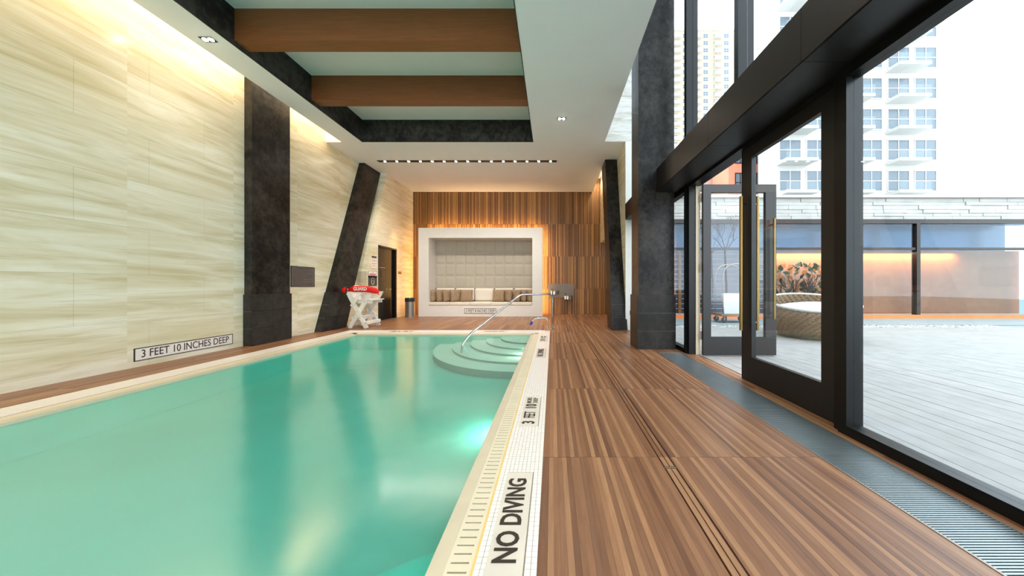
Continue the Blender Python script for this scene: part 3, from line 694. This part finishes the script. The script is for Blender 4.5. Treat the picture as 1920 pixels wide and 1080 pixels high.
MB().tube([(-.483, 6.682, .23), (-.525, 6.67, .15)], .027, 12).build('end_cap', M['blue'], hk)
MB().lathe([(0, .016), (.03, .016), (.05, .005), (.055, 0)], (-.125, 6.76, 0), 20).build('flange', M['steel'], hk)
# ------------------------------------------------------------------ lifeguard chair
gc = empty('lifeguard_chair', (-4.95, 7.38, 0), label='white slatted X-frame lifeguard chair in front of the leaning column', cat='chair')
for y, nm in ((7.16, 'near'), (7.60, 'far')):
    sgn = 1 if nm == 'near' else -1
    MB().bar((-5.184, y, 0), (-4.66, y, .90), .10, .03).build('leg', M['chairwhite'], gc)
    MB().bar((-4.735, y-.031*sgn, 0), (-5.20, y-.031*sgn, .90), .10, .03).build('leg', M['chairwhite'], gc)
    MB().bar((-5.09, y-.062*sgn, .56), (-4.88, y-.062*sgn, .91), .08, .03).build('arm_brace', M['chairwhite'], gc)
    MB().box(-5.14, -4.80, y+.02*sgn-.012, y+.02*sgn+.012, .225, .29).build('side_rail', M['chairwhite'], gc)
    MB().box(-5.00, -4.62, y+.02*sgn-.012, y+.02*sgn+.012, .635, .71).build('seat_rail', M['chairwhite'], gc)
    MB().box(-5.22, -4.62, y-.05, y+.04, .895, .93).build('armrest', M['chairwhite'], gc)
    for (x, z) in ((-5.185, .83), (-5.07, .62), (-5.06, .58), (-4.95, .43), (-4.88, .27), (-4.76, .67), (-5.03, .27)):
        o = MB().lathe([(0, .004), (.008, .004), (.008, 0)], k=8).build('bolt', M['rubber'], gc); o.matrix_basis = Matrix.Translation((x, y-.080*sgn if sgn > 0 else y-.02, z)) @ Matrix.Rotation(PI/2, 4, 'X')
for i in range(4): B(-4.99+.10*i, -4.905+.10*i, 7.12, 7.66, .71, .735).build('seat_slat', M['chairwhite'], gc)
B(-4.80, -4.72, 7.06, 7.68, .15, .175).build('step_board', M['chairwhite'], gc); B(-4.72, -4.70, 7.10, 7.66, .10, .17).build('step_board', M['chairwhite'], gc)
B(-4.86, -4.78, 7.10, 7.66, .30, .325).build('step_board', M['chairwhite'], gc); B(-4.86, -4.84, 7.10, 7.66, .23, .30).build('step_board', M['chairwhite'], gc)
B(-5.15, -5.13, 7.14, 7.64, .05, .13).build('cross_board', M['chairwhite'], gc)
MB().bar((-5.14, 7.38, .70), (-5.20, 7.38, .93), .012, .5).build('backrest', M['chairwhite'], gc)
# rescue tube
rt = empty('rescue_tube', (-4.9, 7.15, .93), label='bright red GUARD rescue tube lying across the lifeguard chair arms', cat='rescue tube')
P = [(-5.18, 7.14, .985), (-5.05, 7.12, 1.0), (-4.9, 7.11, 1.0), (-4.75, 7.11, .995), (-4.6, 7.11, .98), (-4.5, 7.12, .955), (-4.43, 7.13, .92)]
def oval(pts, ry, rz, k=16):
    mb = MB(); n0 = 0; pts = [Vector(p) for p in pts]
    for i, p in enumerate(pts):
        d = (pts[min(i+1, len(pts)-1)]-pts[max(i-1, 0)]).normalized(); up = Vector((0, 1, 0)); up = (up-d*up.dot(d)).normalized(); v = d.cross(up)
        e = .55 if i in (0, len(pts)-1) else 1
        for j in range(k):
            a = 2*PI*j/k; mb.v.append(tuple(p+up*math.cos(a)*ry*e+v*math.sin(a)*rz*e))
    for i in range(len(pts)-1):
        for j in range(k):
            a = i*k+j; b = i*k+(j+1) % k; mb.f.append((a, b, b+k, a+k))
    mb.f.append(tuple(reversed(range(k)))); mb.f.append(tuple((len(pts)-1)*k+j for j in range(k))); return mb
oval(P, .045, .078).build('foam_body', M['red'], rt, smooth=True)
oval([(-5.37, 7.15, .955), (-5.34, 7.15, .96), (-5.27, 7.15, .975), (-5.22, 7.145, .98)], .045, .07).build('end_section', M['red'], rt, smooth=True)
MB().tube([(-5.235, 7.15+.052*math.cos(a*PI/8), .98+.075*math.sin(a*PI/8)) for a in range(17)], .016, 8).build('strap', M['rubber'], rt)
text('GUARD', (-4.855, 7.061, 1.0), (PI/2, 0, 0), .115, M['signwhite'], rt, .85, bold=.004)
MB().tube([(-4.44, 7.13, .93), (-4.43, 7.12, .85)], .012, 8).build('cord', M['red'], rt)
tl = oval([(-5.14, 7.22, 1.02), (-5.10, 7.22, 1.035), (-5.02, 7.22, 1.03), (-4.93, 7.22, 1.01), (-4.90, 7.22, 1.0)], .05, .06).build('rolled_towel', M['cushion'], label='white rolled towel lying behind the red rescue tube', cat='towel', smooth=True)

# ------------------------------------------------------------------ outside
struct('ground', MB().box(2.3, 40, -12, 60, -.6, -.12), M['pave'])
te = struct('floor_terrace', B(2.33, 16, -4, 7.3, -.12, -.03), M['under'])
pk = B(0, .148, 0, 3.8, -.03, -.004).mesh('plank', M['terrace'])
i = 0
for k in range(88):
    x = 2.335+.153*k
    for j, y in enumerate((-4+(k % 2)*.9, -.2+(k % 2)*.9, 3.6+(k % 2)*.9)):
        if y+3.8 > 7.3: B(x, x+.148, y+.004, 7.3, -.03, -.004).build('plank', M['terrace'], te)
        else: inst('plank', pk, (x, y+.002, random.uniform(-.001, .001)), te, scale=(1, .999, 1))
pb = MB(); rnd = random.Random(5)
for k in range(1500):
    x, y, r = rnd.uniform(2.5, 12), rnd.uniform(7.3, 7.75), rnd.uniform(.015, .04)
    pb.lathe([(0.001, -r*.5), (r, 0), (r*.6, r*.45), (.001, r*.55)], (x, y, -.02), 6)
pb.build('pebbles', M['pebble'], label='strip of grey pebbles beyond the terrace planks', cat='pebbles', kind='stuff')
struct('floor_court', B(2.3, 16, 7.75, 9.4, -.12, .0), M['pave'])
struct('floor_bed', B(2.3, 16, 7.3, 7.75, -.12, -.03), M['pave'])
# pavilion across the terrace
pv = empty('pavilion', (8, 9.3, 0), label='low pavilion across the terrace with stone parapet and glass front', cat='building')
B(2.82, 16, 9.38, 9.7, 3.27, 4.0).build('parapet_core', M['grout'], pv)
B(2.81, 16.05, 9.25, 9.75, 4.0, 4.08).build('coping', M['bld_white'], pv)
rnd = random.Random(11); z = 3.27; q = 0
while z < 3.99:
    x = 2.82-rnd.uniform(0, .5); h = [.13, .10, .12, .14, .11, .13][q % 6]; h = min(h, 4.0-z)
    while x < 16:
        L = rnd.uniform(.45, 1.0); a = max(x, 2.82); b = min(x+L, 16)
        if b-a > .05: B(a+.004, b-.004, 9.38-rnd.uniform(.02, .05), 9.40, z+.004, z+h-.004).build('stone', M['stone'], pv)
        x += L
    z += h; q += 1
B(2.82, 16, 9.22, 9.6, 3.13, 3.27).build('lintel', M['bronze'], pv)
for x in (2.82, 5.05, 7.25, 9.6, 12, 15.8): B(x, x+.12, 9.22, 9.36, 0, 3.13).build('post', M['bronze'], pv)
for a, b in ((2.94, 5.05), (5.17, 7.25), (7.37, 9.6), (9.72, 12), (12.12, 15.8)):
    B(a, b, 9.28, 9.29, .12, 3.13).build('pane', M['farglass'], pv)
B(2.82, 16, 9.24, 9.34, 2.26, 2.34).build('transom', M['bronze'], pv)
B(2.82, 16, 9.2, 9.36, 0, .12).build('sill', M['orange'], pv)
z = .12
while z < 2.26:
    B(2.82, 7.3, 9.60, 9.64, z+.006, min(z+.17, 2.27)-.006).build('siding_board', M['siding'], pv); z += .17
B(7.3, 16, 9.60, 9.64, .12, 2.27).build('back_panel', M['orange'], pv)
B(2.82, 16, 9.9, 9.95, 2.3, 3.2).build('sky_panel', M['darkglass'], pv)  # blue-grey panel standing in for the sky in the pavilion glass
for x in (4.02, 4.30): B(x, x+.10, 9.56, 9.60, .12, 2.27).build('orange_post', M['orange'], pv)
light('AREA', (10.5, 9.45, 2.2), (0, 0, 0), 90, (1, .66, .36), pv, 6.5, .1, name='pavilion_light')
# leafless tree modelled in place of a reflection in the pavilion glass
def branch(mb, p, d, r, L, dep, rnd):
    q = p+d*L; mb.tube([p, (p+q)/2+Vector((rnd.uniform(-1, 1), rnd.uniform(-.3, .3), rnd.uniform(-1, 1)))*L*.06, q], [r, r*.85, r*.7], 5, caps=False)
    if dep == 0: return
    for k in range(rnd.choice((2, 3))):
        nd = (d+Vector((rnd.uniform(-.8, .8), rnd.uniform(-.35, .35), rnd.uniform(-.1, .6)))).normalized()
        branch(mb, q, nd, r*.62, L*rnd.uniform(.6, .8), dep-1, rnd)
bt = empty('tree_reflection', (5.5, 8.9, 0), label='thin leafless tree shape standing in for a reflection in the pavilion glass', cat='tree')
rnd = random.Random(4); t1 = MB(); t1.tube([(5.5, 8.9, 0), (5.53, 8.9, 1.0), (5.48, 8.9, 2.2)], [.035, .03, .024], 8); t1.build('trunk', M['bark'], bt)
t2 = MB()
for dx in (-.6, -.2, .25, .65): branch(t2, Vector((5.48, 8.9, 2.18)), Vector((dx, 0, .8)).normalized(), .016, .42, 4, rnd)
t2.build('branches', M['bark'], bt, kind='stuff')
# climbing plant with big leaves
cp = empty('climbing_plant', (7.8, 8.95, 0), label='dark leafy shrub against the orange panel behind the wicker chair', cat='plant')
rnd = random.Random(9); t3 = MB()
for k in range(9): branch(t3, Vector((7.3+.22*k, 8.85, .0)), Vector((rnd.uniform(-.5, .5), 0, 1)).normalized(), .030, .55, 3, rnd)
t3.build('branches', M['bark'], cp, kind='stuff')
lf = MB(); lf.v = [(0, 0, 0), (.06, .012, .05), (.045, 0, .13), (0, .01, .19), (-.045, 0, .13), (-.06, .012, .05)]; lf.f = [(0, 1, 2, 3), (0, 3, 4, 5)]
lfm = lf.mesh('leaf', M['leaf'])
for k in range(150):
    inst('leaf', lfm, (7.15+rnd.random()*2.0, 8.95+rnd.uniform(-.15, .15), .45+rnd.random()**1.2*1.25), cp, rot=(rnd.uniform(-1, 1), rnd.uniform(-1.4, 1.4), rnd.uniform(0, 6)))
# luggage cart
lc = empty('luggage_cart', (5.35, 8.35, 0), label='wheeled luggage cart with arched bars and a white slanting cushion', cat='cart')
B(4.85, 5.85, 8.05, 8.6, .20, .25).build('platform', M['gold'], lc, bevel=.01); B(4.87, 5.83, 8.07, 8.58, .25, .262).build('carpet', M['signgrey'], lc)
for x in (4.98, 5.72):
    for y in (8.13, 8.52):
        o = MB().lathe([(0, -.02), (.07, -.02), (.08, -.01), (.08, .01), (.07, .02), (0, .02)], k=18).build('wheel', M['rubber'], lc); o.matrix_basis = Matrix.Translation((x, y, .085)) @ Matrix.Rotation(PI/2, 4, 'X')
        MB().bar((x, y, .08), (x, y, .2), .03, .06).build('fork', M['brushed'], lc)
for y in (8.13, 8.52):
    MB().tube([(4.95, y, .25), (4.95, y, 1.3)] + arc((4.95, y, 1.35), (4.97, y, 1.72), (5.35, y, 1.72)) + arc((5.35, y, 1.72), (5.73, y, 1.72), (5.75, y, 1.35)) + [(5.75, y, .25)], .014, 8).build('arch_bar', M['brushed'], lc, smooth=True)
MB().tube([(5.35, 8.13, 1.72), (5.35, 8.52, 1.72)], .012, 8).build('top_bar', M['gold'], lc)
lcu = MB().prism([(4.98, 8.12, .262), (5.80, 8.12, .262), (5.45, 8.12, .86), (4.93, 8.12, .86)], [(4.98, 8.17, .262), (5.80, 8.17, .262), (5.45, 8.17, .86), (4.93, 8.17, .86)])
lcu.build('folded_board', M['cushion'], bevel=.008, label='white slanted panel standing on the front of the luggage cart', cat='panel')
# wicker chair
wk = empty('wicker_chair', (5.52, 6.0, 0), label='round woven wicker lounge chair with white cushion on the terrace', cat='chair')
sh = MB(); NK, NR = 126, 34
def wp(a, t):
    r = .52+.24*math.sin(min(1, t*1.05)*PI*.62); rim = .74+.15*math.cos(a-math.radians(65)); return (5.52+r*math.cos(a), 6.0+r*math.sin(a), rim*t)
for j in range(NR+1):
    for i in range(NK): sh.v.append(wp(2*PI*i/NK, j/NR))
for j in range(NR):
    for i in range(NK):
        if 1 < j < NR-1 and ((j % 2 == 0 and i % 3 == (j//2) % 3)): continue
        a = j*NK+i; b = j*NK+(i+1) % NK; sh.f.append((a, b, b+NK, a+NK))
o = sh.build('basket', M['wicker'], wk, smooth=True); md = o.modifiers.new('s', 'SOLIDIFY'); md.thickness = .03
MB().tube([wp(2*PI*i/48, 1.0) for i in range(49)], .028, 8).build('rim', M['cushion'], wk, smooth=True)
oval([(5.0, 6.0, .55), (5.1, 6.0, .57), (5.3, 6.0, .6), (5.55, 6.0, .62), (5.8, 6.0, .62), (6.05, 6.0, .60)], .48, .12, 24).build('cushion', M['cushion'], wk, smooth=True)
# distant buildings
def building(name, label, x0, x1, y0, y1, h, wall, fl, ww, gap, wh, wstart, balc=0, z0=0, skip=None):
    e = empty(name, ((x0+x1)/2, y0, 0), label=label, cat='building')
    B(x0, x1, y0, y1, z0, h).build('wall', wall, e)
    B(x0-.3, x1+.3, y0-.3, y1, h, h+.8).build('cornice', M['bld_white'], e)
    wm = B(0, ww, -.02, .1, 0, wh).mesh('window', M['darkglass']); fm_ = MB().box(-.1, ww+.1, -.06, .0, wh, wh+.12).box(-.1, ww+.1, -.06, 0, -.12, 0).box(-.1, 0, -.06, 0, 0, wh).box(ww, ww+.1, -.06, 0, 0, wh).box(ww/2-.04, ww/2+.04, -.06, 0, 0, wh).box(0, ww, -.06, 0, wh/2-.04, wh/2+.04).mesh('window_frame', M['bld_white'] if balc else M['leaf_frame'])
    bm2 = B(-.3, ww+.3+balc*.5, -1.3, 0, -.6, -.3).mesh('balcony_slab', M['bld_white']); br = B(-.3, ww+.3+balc*.5, -1.3, -1.25, -.3, .6).mesh('balcony_rail', M['bld_white'] if balc > 1 else M['glass'])
    z = wstart; n = 0
    while z+wh < h-.5:
        x = x0+gap*.6; c = 0
        while x+ww < x1:
            if n < 280:
                inst('window', wm, (x, y0, z), e); inst('window_frame', fm_, (x, y0, z), e)
                if balc and c % 2 == 0: inst('balcony_slab', bm2, (x, y0, z), e); inst('balcony_rail', br, (x, y0, z), e)
            n += 1; x += ww+gap; c += 1
        z += fl
    return e
building('tower', 'tall beige tower with rows of balconies seen above the dark beam', 50, 80, 120, 140, 110, M['bld_beige'], 3.1, 2.0, 2.4, 1.7, 14, balc=2)
building('pale_building', 'pale pink building seen above the open door leaf', 19.5, 25.1, 40, 48, 17.5, M['bld_pink'], 3.2, 1.0, 1.6, 1.8, 5)
building('orange_building', 'orange brick building with dark windows behind the pavilion', 22.0, 26.7, 35, 38.5, 20.5, M['brick_o'], 3.6, 1.1, 1.5, 2.2, 5.6)
building('white_building', 'narrow white building beside the orange brick one', 25.3, 27.0, 33, 34.5, 30, M['bld_white'], 3.4, .01, 4, .01, 40)
building('balcony_building', 'pale apartment block with glazed balconies at the far right', 23.9, 42, 30, 32.4, 34, M['bld_white'], 3.3, 2.2, .7, 2.1, 4.6, balc=1)

# lettering becomes mesh
bpy.context.view_layer.update()
dg = bpy.context.evaluated_depsgraph_get()
for o in [o for o in bpy.data.objects if o.type == 'FONT']:
    me = bpy.data.meshes.new_from_object(o.evaluated_get(dg)); n = bpy.data.objects.new('lettering', me); col.objects.link(n)
    n.parent = o.parent; n.matrix_parent_inverse = o.matrix_parent_inverse.copy(); n.matrix_basis = o.matrix_basis.copy()
    bpy.data.objects.remove(o)
